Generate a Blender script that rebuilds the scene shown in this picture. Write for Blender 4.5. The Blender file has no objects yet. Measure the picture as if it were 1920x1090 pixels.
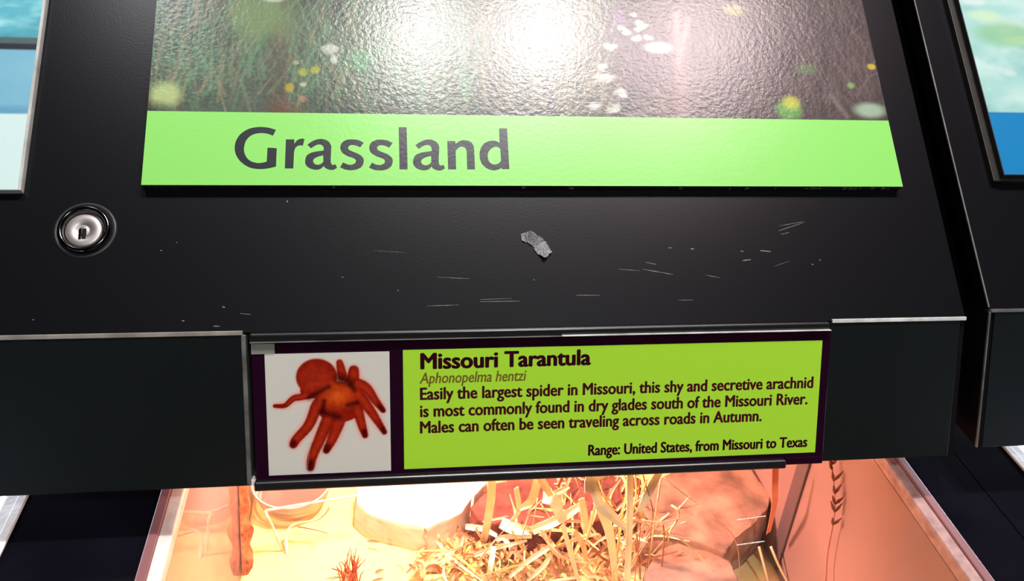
import bpy, bmesh, math, random
import numpy as np
from mathutils import Vector, Matrix, noise
D = {"glyphs":[[[[-0.13192,0.12043,1],[-0.13353,0.11661,1],[-0.13655,0.11776,0],[-0.14082,0.1182,0],[-0.14545,0.11683,0],[-0.1485,0.11312,0],[-0.14944,0.10776,0],[-0.14835,0.10341,0],[-0.14572,0.1003,0],[-0.14189,0.09897,0],[-0.13895,0.09914,0],[-0.13653,0.09987,1],[-0.13637,0.10884,1],[-0.13118,0.10849,1],[-0.13129,0.09677,1],[-0.13506,0.0957,0],[-0.14008,0.0951,0],[-0.14557,0.09598,0],[-0.15028,0.09907,0],[-0.15338,0.10338,0],[-0.15463,0.1082,0],[-0.15399,0.11332,0],[-0.15122,0.11799,0],[-0.14687,0.121,0],[-0.1418,0.12214,0],[-0.13667,0.12186,0]]],[[[-0.1262,0.11422,1],[-0.12148,0.11436,1],[-0.12134,0.11141,1],[-0.11976,0.11379,0],[-0.11763,0.11479,0],[-0.11564,0.11471,1],[-0.11643,0.11037,1],[-0.11883,0.11035,0],[-0.12073,0.10872,0],[-0.12141,0.10627,1],[-0.12162,0.09561,1],[-0.12636,0.09559,1]]],[[[-0.11399,0.11089,1],[-0.11071,0.11348,0],[-0.10641,0.1148,0],[-0.1025,0.11355,0],[-0.10053,0.11061,0],[-0.10038,0.10766,1],[-0.10059,0.10178,0],[-0.10045,0.09935,0],[-0.09958,0.09799,0],[-0.0979,0.09839,1],[-0.09699,0.09607,1],[-0.09934,0.0948,0],[-0.10191,0.09507,0],[-0.10385,0.09618,0],[-0.10459,0.09729,1],[-0.1062,0.09554,0],[-0.10875,0.09485,0],[-0.11218,0.09566,0],[-0.11456,0.09782,0],[-0.11507,0.10072,0],[-0.11401,0.10413,0],[-0.11061,0.10611,0],[-0.10469,0.10723,1],[-0.10484,0.10959,0],[-0.10615,0.11096,0],[-0.10852,0.11093,0],[-0.11194,0.10865,1]],[[-0.10492,0.1041,1],[-0.108,0.1032,0],[-0.11013,0.10172,0],[-0.11053,0.10026,0],[-0.10966,0.09857,0],[-0.10772,0.09805,0],[-0.10581,0.09883,0],[-0.10479,0.10005,1]]],[[[-0.08177,0.11251,1],[-0.08379,0.10947,1],[-0.0864,0.11073,0],[-0.08902,0.11096,0],[-0.09067,0.10971,0],[-0.09032,0.10798,0],[-0.08815,0.10667,0],[-0.08467,0.10507,0],[-0.08229,0.10288,0],[-0.08182,0.10019,0],[-0.08296,0.09701,0],[-0.08556,0.09529,0],[-0.08902,0.09465,0],[-0.09246,0.09512,0],[-0.09531,0.09646,1],[-0.09364,0.09963,1],[-0.09118,0.09843,0],[-0.08858,0.0982,0],[-0.08664,0.09943,0],[-0.08642,0.10138,0],[-0.08815,0.10259,0],[-0.09162,0.10404,0],[-0.09444,0.10647,0],[-0.09523,0.10942,0],[-0.09425,0.11239,0],[-0.09164,0.11425,0],[-0.08858,0.11468,0],[-0.08465,0.11412,0]]],[[[-0.06497,0.11251,1],[-0.06704,0.10945,1],[-0.06967,0.11072,0],[-0.0723,0.11095,0],[-0.07399,0.1097,0],[-0.07365,0.10796,0],[-0.07147,0.10665,0],[-0.06798,0.10504,0],[-0.0656,0.10284,0],[-0.06515,0.10013,0],[-0.06634,0.09694,0],[-0.06898,0.09522,0],[-0.07247,0.09457,0],[-0.07594,0.09504,0],[-0.0788,0.09639,1],[-0.07708,0.09958,1],[-0.07461,0.09837,0],[-0.072,0.09814,0],[-0.07002,0.09937,0],[-0.06978,0.10133,0],[-0.07151,0.10255,0],[-0.075,0.10401,0],[-0.07782,0.10645,0],[-0.07859,0.10941,0],[-0.07756,0.1124,0],[-0.07491,0.11426,0],[-0.07183,0.11469,0],[-0.06786,0.11413,0]]],[[[-0.06131,0.12309,1],[-0.05659,0.12305,1],[-0.0566,0.09537,1],[-0.06125,0.09535,1]]],[[[-0.0518,0.11113,1],[-0.04831,0.11376,0],[-0.04381,0.11511,0],[-0.03982,0.11384,0],[-0.0379,0.11085,0],[-0.03786,0.10784,1],[-0.03832,0.10187,0],[-0.03826,0.0994,0],[-0.03741,0.09802,0],[-0.03567,0.09842,1],[-0.03481,0.09606,1],[-0.0373,0.09477,0],[-0.03994,0.09505,0],[-0.0419,0.09617,0],[-0.04262,0.0973,1],[-0.04435,0.09552,0],[-0.04702,0.09483,0],[-0.05053,0.09564,0],[-0.0529,0.09784,0],[-0.05332,0.10079,0],[-0.05209,0.10426,0],[-0.0485,0.10627,0],[-0.04233,0.10741,1],[-0.0424,0.10981,0],[-0.0437,0.1112,0],[-0.04615,0.11118,0],[-0.04977,0.10885,1]],[[-0.04269,0.10422,1],[-0.04591,0.10331,0],[-0.04817,0.10181,0],[-0.04865,0.10033,0],[-0.04781,0.09861,0],[-0.04583,0.09807,0],[-0.04382,0.09887,0],[-0.04272,0.10011,1]]],[[[-0.03291,0.11411,1],[-0.02809,0.11415,1],[-0.02803,0.11224,1],[-0.02561,0.11417,0],[-0.02243,0.11481,0],[-0.01886,0.11358,0],[-0.01719,0.11032,0],[-0.01714,0.1063,1],[-0.01712,0.09555,1],[-0.02178,0.09553,1],[-0.02165,0.10627,1],[-0.02199,0.10902,0],[-0.02351,0.11036,0],[-0.02554,0.11025,0],[-0.02811,0.10772,1],[-0.0283,0.0955,1],[-0.03301,0.09548,1]]],[[[-0.00145,0.12308,1],[0.00343,0.12303,1],[0.00325,0.09584,1],[-0.00118,0.09582,1],[-0.00135,0.09681,1],[-0.00346,0.09551,0],[-0.00664,0.095,0],[-0.01017,0.09637,0],[-0.01295,0.09934,0],[-0.01407,0.10432,0],[-0.01316,0.10934,0],[-0.01073,0.11289,0],[-0.00701,0.11455,0],[-0.00382,0.11448,0],[-0.0017,0.11323,1]],[[-0.00146,0.10918,1],[-0.00312,0.11053,0],[-0.00564,0.11016,0],[-0.00801,0.10812,0],[-0.00917,0.10485,0],[-0.0088,0.10135,0],[-0.00688,0.09912,0],[-0.00463,0.09888,0],[-0.00254,0.09989,0],[-0.00142,0.1014,1]]]],"blobs":[[-0.14355,0.19881,0.0186,0.01632,[130,160,105],0.8,0.9],[-0.19478,0.14266,0.00806,0.00798,[205,225,150],0.95,0.8],[-0.19862,0.13304,0.00682,0.00508,[60,70,55],0.6,0.8],[-0.10164,0.17708,0.00465,0.00399,[215,222,205],0.95,0.6],[-0.09935,0.16957,0.0031,0.00254,[215,222,205],0.9,0.6],[-0.11729,0.15944,0.00279,0.00254,[190,190,60],0.9,0.5],[-0.11007,0.16108,0.00279,0.00254,[190,190,60],0.9,0.5],[-0.1249,0.14862,0.00248,0.0029,[205,180,40],0.9,0.4],[-0.11776,0.15059,0.00248,0.00181,[220,215,195],0.8,0.5],[-0.11729,0.14112,0.00217,0.00218,[190,140,110],0.9,0.5],[-0.1215,0.16604,0.00186,0.00145,[200,190,150],0.8,0.5],[-0.13591,0.21074,0.0062,0.00218,[215,222,205],0.8,0.6],[-0.18199,0.21142,0.00434,0.00254,[215,222,205],0.8,0.6],[-0.08397,0.16806,0.00868,0.00653,[90,170,110],0.6,0.9],[-0.12613,0.13413,0.01085,0.0058,[120,88,70],0.7,0.9],[0.10456,0.18252,0.0093,0.00399,[215,222,205],0.95,0.5],[0.09562,0.19843,0.00527,0.00326,[215,222,205],0.95,0.5],[0.08378,0.19402,0.00465,0.0029,[215,222,205],0.9,0.5],[0.09039,0.18937,0.00434,0.0029,[215,222,205],0.9,0.5],[0.09903,0.19042,0.00372,0.0029,[215,222,205],0.9,0.5],[0.07282,0.18288,0.00527,0.0029,[215,222,205],0.85,0.6],[0.09004,0.20643,0.00248,0.00218,[215,222,205],0.8,0.5],[0.06656,0.16812,0.00372,0.0029,[215,222,205],0.9,0.5],[0.06715,0.15958,0.0062,0.0029,[215,222,205],0.9,0.5],[0.0782,0.149,0.00589,0.00363,[215,222,205],0.95,0.5],[0.05855,0.14029,0.00589,0.00254,[215,222,205],0.85,0.6],[0.07256,0.13711,0.00434,0.00326,[215,222,205],0.95,0.5],[0.18513,0.13841,0.00806,0.00653,[120,190,90],0.9,0.6],[0.18749,0.1439,0.00558,0.00472,[215,215,80],0.9,0.7],[0.24019,0.13922,0.00992,0.00508,[185,215,185],0.9,0.7],[0.24782,0.17188,0.00279,0.00218,[225,200,60],0.95,0.4],[0.23071,0.15734,0.00248,0.00218,[150,190,110],0.9,0.5],[0.20235,0.16882,0.00682,0.00363,[110,150,90],0.6,0.9],[0.15931,0.21288,0.00682,0.00435,[190,190,120],0.7,0.8],[0.08124,0.2041,0.00372,0.00653,[150,110,150],0.7,0.9],[0.11741,0.17088,0.0062,0.03264,[150,125,118],0.55,0.8],[0.10751,0.14721,0.0093,0.01088,[120,90,80],0.5,0.9]],"stalk":[[[-0.13119,0.21485],[-0.13218,0.13047],0.006,[105,75,68]],[[0.12166,0.21161],[0.11344,0.13277],0.0035,[160,140,128]],[[0.1271,0.20557],[0.1191,0.17889],0.002,[190,180,165]],[[0.11896,0.20738],[0.11669,0.17086],0.002,[200,190,175]],[[0.09943,0.15286],[0.10406,0.13264],0.0015,[150,140,120]],[[0.07823,0.13229],[0.09965,0.13942],0.0015,[150,150,135]],[[0.21545,0.14909],[0.22373,0.13428],0.002,[150,140,130]]],"legs":[[[[-0.11265,-0.03528],[-0.11712,-0.03631],[-0.12121,-0.03712],[-0.12575,-0.04088],[-0.13127,-0.04101]],[0.00213,0.0011]],[[[-0.10834,-0.04051],[-0.11313,-0.05217],[-0.12006,-0.06023],[-0.12202,-0.06357]],[0.00315,0.00213]],[[[-0.10182,-0.04782],[-0.10737,-0.06032],[-0.11177,-0.07052],[-0.11308,-0.07728]],[0.00363,0.00205]],[[[-0.09663,-0.05038],[-0.10063,-0.06057],[-0.10418,-0.06763]],[0.00347,0.00189]],[[[-0.09016,-0.02852],[-0.08197,-0.0319],[-0.07682,-0.03955],[-0.07252,-0.04549]],[0.00331,0.00158]],[[[-0.08654,-0.03491],[-0.07846,-0.04704],[-0.07202,-0.05805]],[0.00347,0.00158]],[[[-0.08671,-0.04359],[-0.08448,-0.0532],[-0.0827,-0.05966]],[0.003,0.00173]],[[[-0.09574,-0.01745],[-0.09442,-0.02527]],[0.00189,0.00268]],[[[-0.08816,-0.02193],[-0.08905,-0.02933]],[0.00284,0.00347]]],"body":[[-0.10831,-0.02527,0.0112,0.01041],[-0.09711,-0.03851,0.01262,0.01065],[-0.09651,-0.04484,0.01143,0.0067],[-0.11036,-0.03261,0.0071,0.00473],[-0.09031,-0.03558,0.0071,0.00789]],"orange":[[-0.09705,-0.03576,0.00749,0.00591]],"darks":[[[-0.0961,-0.02678],[-0.09091,-0.0285],0.00268],[[-0.1127,-0.03684],[-0.10215,-0.03091],0.00158],[[-0.10624,-0.0453],[-0.09659,-0.0488],0.00173],[[-0.10459,-0.03906],[-0.10547,-0.04454],0.00126],[[-0.09193,-0.04144],[-0.08665,-0.04043],0.00126],[[-0.09019,-0.03008],[-0.08801,-0.03329],0.00142],[[-0.12199,-0.06253],[-0.12225,-0.06372],0.00158],[[-0.11285,-0.07448],[-0.11324,-0.07768],0.00173],[[-0.10376,-0.06564],[-0.10441,-0.06762],0.00158],[[-0.0729,-0.05602],[-0.07202,-0.05805],0.00126],[[-0.07423,-0.04321],[-0.07252,-0.04549],0.0011],[[-0.08319,-0.05724],[-0.0827,-0.05966],0.00126]],"tape_top":[[0.00835,0.05648],[0.01285,0.0578],[0.01683,0.05575],[0.02142,0.05336],[0.02399,0.0493],[0.02588,0.04493]],"tape_bot":[[0.00841,0.05244],[0.01179,0.05107],[0.01483,0.04937],[0.0162,0.04635],[0.01852,0.04333],[0.02147,0.04064]],"scr":[[[0.16822,0.06119],[0.18422,0.06397],0.0003],[[0.1677,0.05802],[0.1852,0.06361],0.0004],[[0.16867,0.05555],[0.17439,0.05692],0.0003],[[0.07955,0.03402],[0.09764,0.03046],0.00035],[[0.11719,0.02989],[0.12617,0.02809],0.0003],[[0.14167,0.03877],[0.14713,0.0394],0.0007],[[0.15374,0.04519],[0.1604,0.04444],0.0007],[[0.11047,0.04658],[0.11245,0.04657],0.0008],[[0.09671,0.04738],[0.09901,0.04736],0.0004],[[0.14124,0.04495],[0.1432,0.04459],0.0006],[[-0.01739,0.01548],[0.0055,0.01542],0.0003],[[-0.01733,0.01675],[0.001,0.0171],0.0002],[[0.03829,0.01844],[0.05242,0.01822],0.0003],[[0.08165,0.03836],[0.08798,0.03695],0.0004],[[-0.04753,0.01346],[-0.02955,0.01378],0.0003],[[0.06508,0.03419],[0.07783,0.03304],0.0002],[[-0.17897,0.00728],[-0.17759,0.00725],0.0006],[[-0.16247,0.00394],[-0.15913,0.00388],0.0006],[[0.0983,0.01454],[0.10798,0.01439],0.0002],[[-0.04103,0.03056],[-0.02285,0.02935],0.0002],[[-0.07683,0.04713],[-0.05879,0.04567],0.00015],[[0.16054,0.03481],[0.17124,0.03813],0.00025],[[0.19045,0.03862],[0.19148,0.03861],0.0006],[[0.18517,0.03591],[0.1862,0.0359],0.0006],[[0.01405,0.02822],[0.01498,0.02821],0.0006],[[-0.12574,0.07771],[-0.12484,0.07771],0.0012],[[-0.15853,0.01507],[-0.15682,0.01443],0.0005],[[-0.14881,0.01094],[-0.14315,0.01022],0.0003],[[-0.19295,0.04811],[-0.19183,0.0481],0.0004],[[-0.18479,0.05281],[-0.18394,0.0528],0.0004],[[-0.09466,0.03124],[-0.09348,0.03122],0.0004],[[-0.06369,0.02288],[-0.0628,0.02287],0.0004],[[-0.25495,0.00935],[-0.25389,0.00933],0.0004]],"veg":[["R",0.0044,0,[[0.104,0.0574,-0.165],[0.1087,0.0515,-0.215],[0.1138,0.0487,-0.275],[0.1209,0.0605,-0.315]]],["R",0.0056,0,[[0.0742,0.0536,-0.165],[0.0769,0.0465,-0.175],[0.0839,0.0464,-0.195],[0.0947,0.0534,-0.225],[0.1046,0.0609,-0.265],[0.1154,0.0718,-0.315]]],["R",0.0088,0,[[0.0824,0.0478,-0.155],[0.0744,0.0509,-0.165],[0.0716,0.0452,-0.175]]],["R",0.006,0,[[0.0791,0.048,-0.185],[0.0891,0.0445,-0.195],[0.1046,0.048,-0.215]]],["C",0.0052,0,[[0.0059,0.0765,-0.185],[0.0081,0.091,-0.225],[0.0083,0.1128,-0.285],[0.0096,0.1318,-0.315]]],["C",0.0052,0,[[0.041,0.0772,-0.185],[0.0385,0.0812,-0.215],[0.0312,0.092,-0.235]]],["C",0.0048,0,[[0.0414,0.0743,-0.185],[0.0516,0.0747,-0.205]]],["C",0.0064,0,[[0.0427,0.0878,-0.255],[0.0608,0.0792,-0.235],[0.0785,0.0752,-0.215]]],["C",0.008,0,[[0.0206,0.1076,-0.265],[0.0299,0.1011,-0.265],[0.0452,0.0966,-0.265]]],["C",0.0036,0,[[0.0282,0.0952,-0.215],[0.0326,0.1008,-0.245],[0.027,0.106,-0.265]]],["C",0.008,0,[[0.0477,0.084,-0.215],[0.0554,0.0801,-0.215],[0.0623,0.0802,-0.235]]],["C",0.0036,1,[[0.0537,0.0848,-0.215],[0.0673,0.0835,-0.205]]],["C",0.0032,0,[[0.0631,0.0728,-0.235],[0.072,0.0709,-0.265],[0.0809,0.0656,-0.295]]],["C",0.0044,0,[[0.0744,0.0704,-0.205],[0.079,0.0704,-0.225],[0.082,0.0727,-0.245]]],["C",0.0036,1,[[0.0743,0.0755,-0.245],[0.0835,0.0768,-0.265],[0.0881,0.0784,-0.285]]],["C",0.0032,0,[[0.0608,0.0817,-0.265],[0.0402,0.0751,-0.275],[0.0235,0.0677,-0.285]]],["C",0.0032,1,[[0.0591,0.0821,-0.275],[0.0531,0.0776,-0.285],[0.0393,0.0714,-0.295]]],["C",0.002,1,[[0.0475,0.088,-0.255],[0.0604,0.0739,-0.265],[0.0724,0.0728,-0.275],[0.0877,0.0683,-0.275]]],["C",0.0036,0,[[0.0173,0.1086,-0.285],[0.0292,0.1013,-0.275],[0.0455,0.0996,-0.275]]],["C",0.0028,0,[[-0.0021,0.0921,-0.285],[0.0134,0.0979,-0.285],[0.0409,0.0959,-0.275]]],["C",0.0036,0,[[0.0131,0.0915,-0.275],[0.0097,0.0796,-0.285],[0.0076,0.0796,-0.305]]],["C",0.004,0,[[-0.007,0.1241,-0.285],[0.0072,0.1207,-0.285],[0.0185,0.1121,-0.285]]],["C",0.0032,0,[[0.024,0.1088,-0.285],[0.0347,0.0997,-0.295],[0.0406,0.0936,-0.295]]],["C",0.0016,1,[[0.0443,0.0987,-0.225],[0.038,0.0938,-0.255],[0.0366,0.102,-0.285]]],["C",0.0012,1,[[0.0456,0.0927,-0.225],[0.0435,0.0944,-0.265]]],["C",0.0012,2,[[0.0709,0.0832,-0.195],[0.0755,0.076,-0.205],[0.0818,0.0759,-0.225]]],["C",0.0012,2,[[0.0766,0.0817,-0.205],[0.0703,0.0823,-0.225],[0.0699,0.0888,-0.255]]],["C",0.0012,1,[[0.0628,0.0886,-0.225],[0.0688,0.0775,-0.255],[0.0771,0.0764,-0.285],[0.0829,0.0798,-0.315]]],["C",0.0012,1,[[0.0472,0.0867,-0.225],[0.0593,0.0827,-0.245]]],["C",0.0016,0,[[0.0829,0.0659,-0.215],[0.0832,0.0726,-0.245]]],["C",0.002,1,[[0.0827,0.0596,-0.195],[0.0823,0.0618,-0.225],[0.0835,0.0745,-0.265]]],["R",0.0012,1,[[0.1347,0.0703,-0.185],[0.1488,0.0627,-0.195],[0.1624,0.0602,-0.205]]],["R",0.006,0,[[0.1299,0.0656,-0.175],[0.1258,0.0634,-0.185],[0.1191,0.0562,-0.195],[0.1154,0.0538,-0.205]]],["R",0.0016,1,[[0.133,0.0669,-0.185],[0.131,0.0588,-0.215],[0.1369,0.068,-0.265],[0.1439,0.0809,-0.315]]],["R",0.0012,2,[[0.1162,0.0618,-0.175],[0.1263,0.0558,-0.205],[0.1282,0.0554,-0.225],[0.1353,0.067,-0.265],[0.1399,0.0784,-0.315]]],["R",0.001,1,[[0.1192,0.0551,-0.215],[0.1301,0.0522,-0.215],[0.1455,0.0534,-0.215],[0.1584,0.0581,-0.215]]],["R",0.002,1,[[0.1465,0.0685,-0.215],[0.1501,0.0631,-0.215],[0.1519,0.0638,-0.225],[0.145,0.0583,-0.235],[0.1513,0.0535,-0.235],[0.1646,0.0477,-0.245],[0.1773,0.0361,-0.255]]],["R",0.002,1,[[0.1129,0.0567,-0.215],[0.1248,0.0601,-0.225],[0.1392,0.0604,-0.235]]],["R",0.0016,2,[[0.1383,0.0581,-0.225],[0.1428,0.0602,-0.245],[0.147,0.0607,-0.295]]],["R",0.0012,1,[[0.1442,0.0623,-0.245],[0.1365,0.0647,-0.265]]],["R",0.001,2,[[0.1797,0.0654,-0.225],[0.1952,0.0493,-0.235],[0.1964,0.0279,-0.255]]],["R",0.002,3,[[0.1012,0.0639,-0.175],[0.1039,0.0563,-0.185],[0.1053,0.0614,-0.225],[0.1094,0.0688,-0.265],[0.1134,0.0745,-0.305]]],["R",0.0016,3,[[0.1073,0.0543,-0.205],[0.1052,0.0575,-0.225],[0.1083,0.0636,-0.255]]],["R",0.0016,3,[[0.1108,0.065,-0.175],[0.115,0.066,-0.195],[0.1147,0.0638,-0.215],[0.1167,0.0647,-0.245]]],["R",0.0012,2,[[0.1127,0.0564,-0.175],[0.1198,0.0691,-0.215],[0.1258,0.0697,-0.245],[0.1338,0.0816,-0.315]]],["R",0.0016,2,[[0.11,0.0891,-0.315],[0.1085,0.0784,-0.265],[0.1103,0.0754,-0.215]]],["R",0.002,2,[[0.1391,0.0841,-0.315],[0.1339,0.0836,-0.285],[0.1265,0.0792,-0.255]]],["R",0.0012,1,[[0.1175,0.0561,-0.175],[0.1185,0.0601,-0.195],[0.1142,0.0622,-0.205]]]],"orange_blade":[[0.2285,0.0789,-0.185],[0.2309,0.075,-0.205],[0.2343,0.0734,-0.225],[0.241,0.0808,-0.265]],"stems_r":[[[0.2389,0.0849,-0.285],[0.241,0.0734,-0.295],[0.243,0.0621,-0.305]],[[0.2491,0.0842,-0.285],[0.2538,0.0725,-0.295],[0.26,0.0609,-0.305]]],"stick":[[-0.0963,0.1465,-0.265],[-0.1363,0.1397,-0.265],[-0.1713,0.1335,-0.265],[-0.1688,0.13,-0.27],[-0.1665,0.1337,-0.285],[-0.161,0.1348,-0.315]],"vine":[[-0.1191,0.1356,-0.265],[-0.1232,0.1379,-0.275],[-0.1305,0.1409,-0.285],[-0.1423,0.1429,-0.29],[-0.1508,0.1459,-0.295],[-0.156,0.1456,-0.3],[-0.1577,0.1402,-0.305],[-0.1571,0.1304,-0.315]],"hair":[[-0.1494,0.153,-0.305],[-0.1351,0.1522,-0.309],[-0.1239,0.1509,-0.313]],"needle_base":[-0.104,0.0938,-0.315],"needle_tops":[[-0.1093,0.0953,-0.285],[-0.1061,0.1018,-0.285],[-0.1032,0.1033,-0.285],[-0.1001,0.1002,-0.285],[-0.0975,0.0973,-0.285],[-0.0959,0.0999,-0.285],[-0.0941,0.0954,-0.285],[-0.1043,0.0972,-0.285],[-0.1124,0.0901,-0.285],[-0.1152,0.087,-0.285],[-0.1011,0.1042,-0.285],[-0.0965,0.0917,-0.285],[-0.107,0.0897,-0.285],[-0.1109,0.0944,-0.285],[-0.1178,0.0797,-0.285],[-0.0922,0.0832,-0.285]],"seed":[[0.2646,0.0492,-0.16],[0.2677,0.0447,-0.165],[0.2653,0.0357,-0.175],[0.263,0.0295,-0.185],[0.2656,0.0258,-0.195],[0.2669,0.0196,-0.225],[0.2643,0.0117,-0.245],[0.2676,0.0132,-0.265]],"rockA":[[0.1458,0.1258,-0.27],[0.1635,0.1509,-0.27],[0.2008,0.1729,-0.27],[0.2579,0.1681,-0.27],[0.2639,0.1279,-0.27],[0.2544,0.1123,-0.27],[0.2343,0.095,-0.27],[0.2153,0.0814,-0.27],[0.2009,0.0663,-0.27],[0.1855,0.0777,-0.27],[0.1621,0.088,-0.27],[0.1441,0.1011,-0.27]],"rockB":[[0.1481,0.0792,-0.275],[0.1689,0.0881,-0.275],[0.192,0.0807,-0.275],[0.2051,0.0627,-0.275],[0.2037,0.042,-0.275],[0.1818,0.0229,-0.275],[0.1358,0.0264,-0.275],[0.1272,0.0503,-0.275]],"rockC":[[-0.0995,0.1832,-0.285],[-0.0463,0.1971,-0.285],[0.012,0.195,-0.285],[0.0174,0.1759,-0.285],[0.003,0.16,-0.285],[-0.0079,0.1414,-0.285],[-0.0397,0.1251,-0.285],[-0.0753,0.1384,-0.285],[-0.0888,0.1455,-0.285],[-0.0995,0.1601,-0.285]],"rockD":[[-0.0024,0.1424,-0.28],[0.0238,0.1702,-0.28],[0.0684,0.1777,-0.28],[0.1131,0.1785,-0.28],[0.1549,0.1655,-0.28],[0.1419,0.1329,-0.28],[0.1056,0.1196,-0.28],[0.0679,0.116,-0.28],[0.0313,0.1154,-0.28],[0.003,0.1264,-0.28]],"bark":[[-0.1936,0.1086,-0.315],[-0.1853,0.1036,-0.27],[-0.1787,0.1052,-0.24]],"dish":[-0.1582,0.1911,-0.315],"glass_reflections":[[[0.1417,-0.0411],[0.1609,-0.0392]],[[0.1346,-0.0609],[0.1526,-0.0592]]],"litter":[[-0.039,0.1352],[0.118,0.1368],[0.1253,0.0656],[-0.0288,0.072]],"cam":{"C":[-0.06828,-0.41162,0.27551],"R":[[0.990436,0.014031,-0.137258],[-0.124528,0.519259,-0.845496],[0.059409,0.854502,0.51604]]}}

SC = bpy.context.scene
COL = SC.collection
random.seed(7); rng = np.random.default_rng(5)
H0 = 1.0                       # height of the hood's front ridge above the floor
def lin(c): return tuple(((x/255)/12.92 if x/255 <= .04045 else ((x/255+.055)/1.055)**2.4) for x in c)

# ---------------------------------------------------------------- camera
cd = bpy.data.cameras.new('camera'); cam = bpy.data.objects.new('camera', cd); COL.objects.link(cam)
cd.sensor_fit = 'HORIZONTAL'; cd.sensor_width = 36.0; cd.lens = 36.0*1663/1920; cd.clip_start = .01
cam.matrix_world = Matrix.Translation(Vector(D['cam']['C'])+Vector((0, 0, H0))) @ Matrix(D['cam']['R']).to_4x4()
SC.camera = cam
# ---------------------------------------------------------------- world, exposure, ceiling lamps and an added fill
wd = bpy.data.worlds.new('gallery'); SC.world = wd; wd.use_nodes = True
wd.node_tree.nodes['Background'].inputs[0].default_value = (.60, .66, .72, 1)
wd.node_tree.nodes['Background'].inputs[1].default_value = .10
SC.view_settings.view_transform = 'Standard'; SC.view_settings.look = 'None'
SC.view_settings.gamma = 1.0; SC.view_settings.use_curve_mapping = False
SC.view_settings.exposure = -0.10
def lamp(name, kind, loc, power, col, size, target=None, spot=None, blend=.5):
    l = bpy.data.lights.new(name, kind); l.energy = power; l.color = col
    o = bpy.data.objects.new(name, l); COL.objects.link(o); o.location = Vector(loc)+Vector((0, 0, H0))
    if kind == 'AREA': l.shape = 'RECTANGLE'; l.size, l.size_y = size
    else: l.shadow_soft_size = size
    if kind == 'SPOT': l.spot_size = math.radians(spot); l.spot_blend = blend
    if target is not None:
        d = (Vector(target)+Vector((0, 0, H0)))-o.location
        o.rotation_euler = d.to_track_quat('-Z', 'Y').to_euler()
    return o
lamp('ceiling_and_fill_spot', 'SPOT', (.009, .014, 1.72), 48, (1, .95, .93), .035, (0, .1, 0), 80)
lamp('ceiling_and_fill_spot', 'SPOT', (.302, .015, 1.72), 58, (1, .97, .97), .035, (.1, .1, 0), 80)
lamp('ceiling_and_fill_spot', 'SPOT', (.669, .005, 1.72), 62, (1, .80, .82), .16, (.3, .1, 0), 80)
lamp('ceiling_and_fill_spot', 'SPOT', (.35, -1.6, 1.72), 85, (.94, 1, .97), .06, (.2, -.2, 0), 90)  # added fill lamp behind the viewer, brightens the label and hood front
lamp('ceiling_and_fill_spot', 'SPOT', (-.57, .148, 1.72), 16, (.95, .95, 1), .05, (-.2, .1, 0), 80)

# ---------------------------------------------------------------- materials
def mat(name, col, rough=.5, spec=.5, metal=0, bump=0, bscale=300, var=0, vscale=40, coat=0, stretch=None, crough=.05):
    m = bpy.data.materials.new(name); m.use_nodes = True; nt = m.node_tree; b = nt.nodes['Principled BSDF']
    b.inputs['Base Color'].default_value = (*col, 1); b.inputs['Roughness'].default_value = rough
    b.inputs['Specular IOR Level'].default_value = spec; b.inputs['Metallic'].default_value = metal
    b.inputs['Coat Weight'].default_value = coat; b.inputs['Coat Roughness'].default_value = crough
    tc = nt.nodes.new('ShaderNodeTexCoord'); src = tc.outputs['Object']
    if stretch:
        mp = nt.nodes.new('ShaderNodeMapping'); mp.inputs['Scale'].default_value = stretch
        nt.links.new(src, mp.inputs[0]); src = mp.outputs[0]
    if bump:
        n = nt.nodes.new('ShaderNodeTexNoise'); n.inputs['Scale'].default_value = bscale; n.inputs['Detail'].default_value = 3
        nt.links.new(src, n.inputs[0]); bp = nt.nodes.new('ShaderNodeBump'); bp.inputs['Strength'].default_value = bump
        bp.inputs['Distance'].default_value = .001
        nt.links.new(n.outputs[0], bp.inputs['Height']); nt.links.new(bp.outputs[0], b.inputs['Normal'])
    if var:
        n = nt.nodes.new('ShaderNodeTexNoise'); n.inputs['Scale'].default_value = vscale; n.inputs['Detail'].default_value = 6
        nt.links.new(src, n.inputs[0]); r = nt.nodes.new('ShaderNodeValToRGB')
        r.color_ramp.elements[0].position = .3; r.color_ramp.elements[1].position = .7
        r.color_ramp.elements[0].color = (*[c*(1-var) for c in col], 1)
        r.color_ramp.elements[1].color = (*[min(1, c*(1+var)) for c in col], 1)
        nt.links.new(n.outputs[0], r.inputs[0]); nt.links.new(r.outputs[0], b.inputs['Base Color'])
    return m
def printmat(name, rough, bump, bscale, spec=.5):
    m = mat(name, (1, 1, 1), rough, spec, bump=bump, bscale=bscale)
    a = m.node_tree.nodes.new('ShaderNodeAttribute'); a.attribute_name = 'ink'
    m.node_tree.links.new(a.outputs['Color'], m.node_tree.nodes['Principled BSDF'].inputs['Base Color'])
    return m
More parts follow.
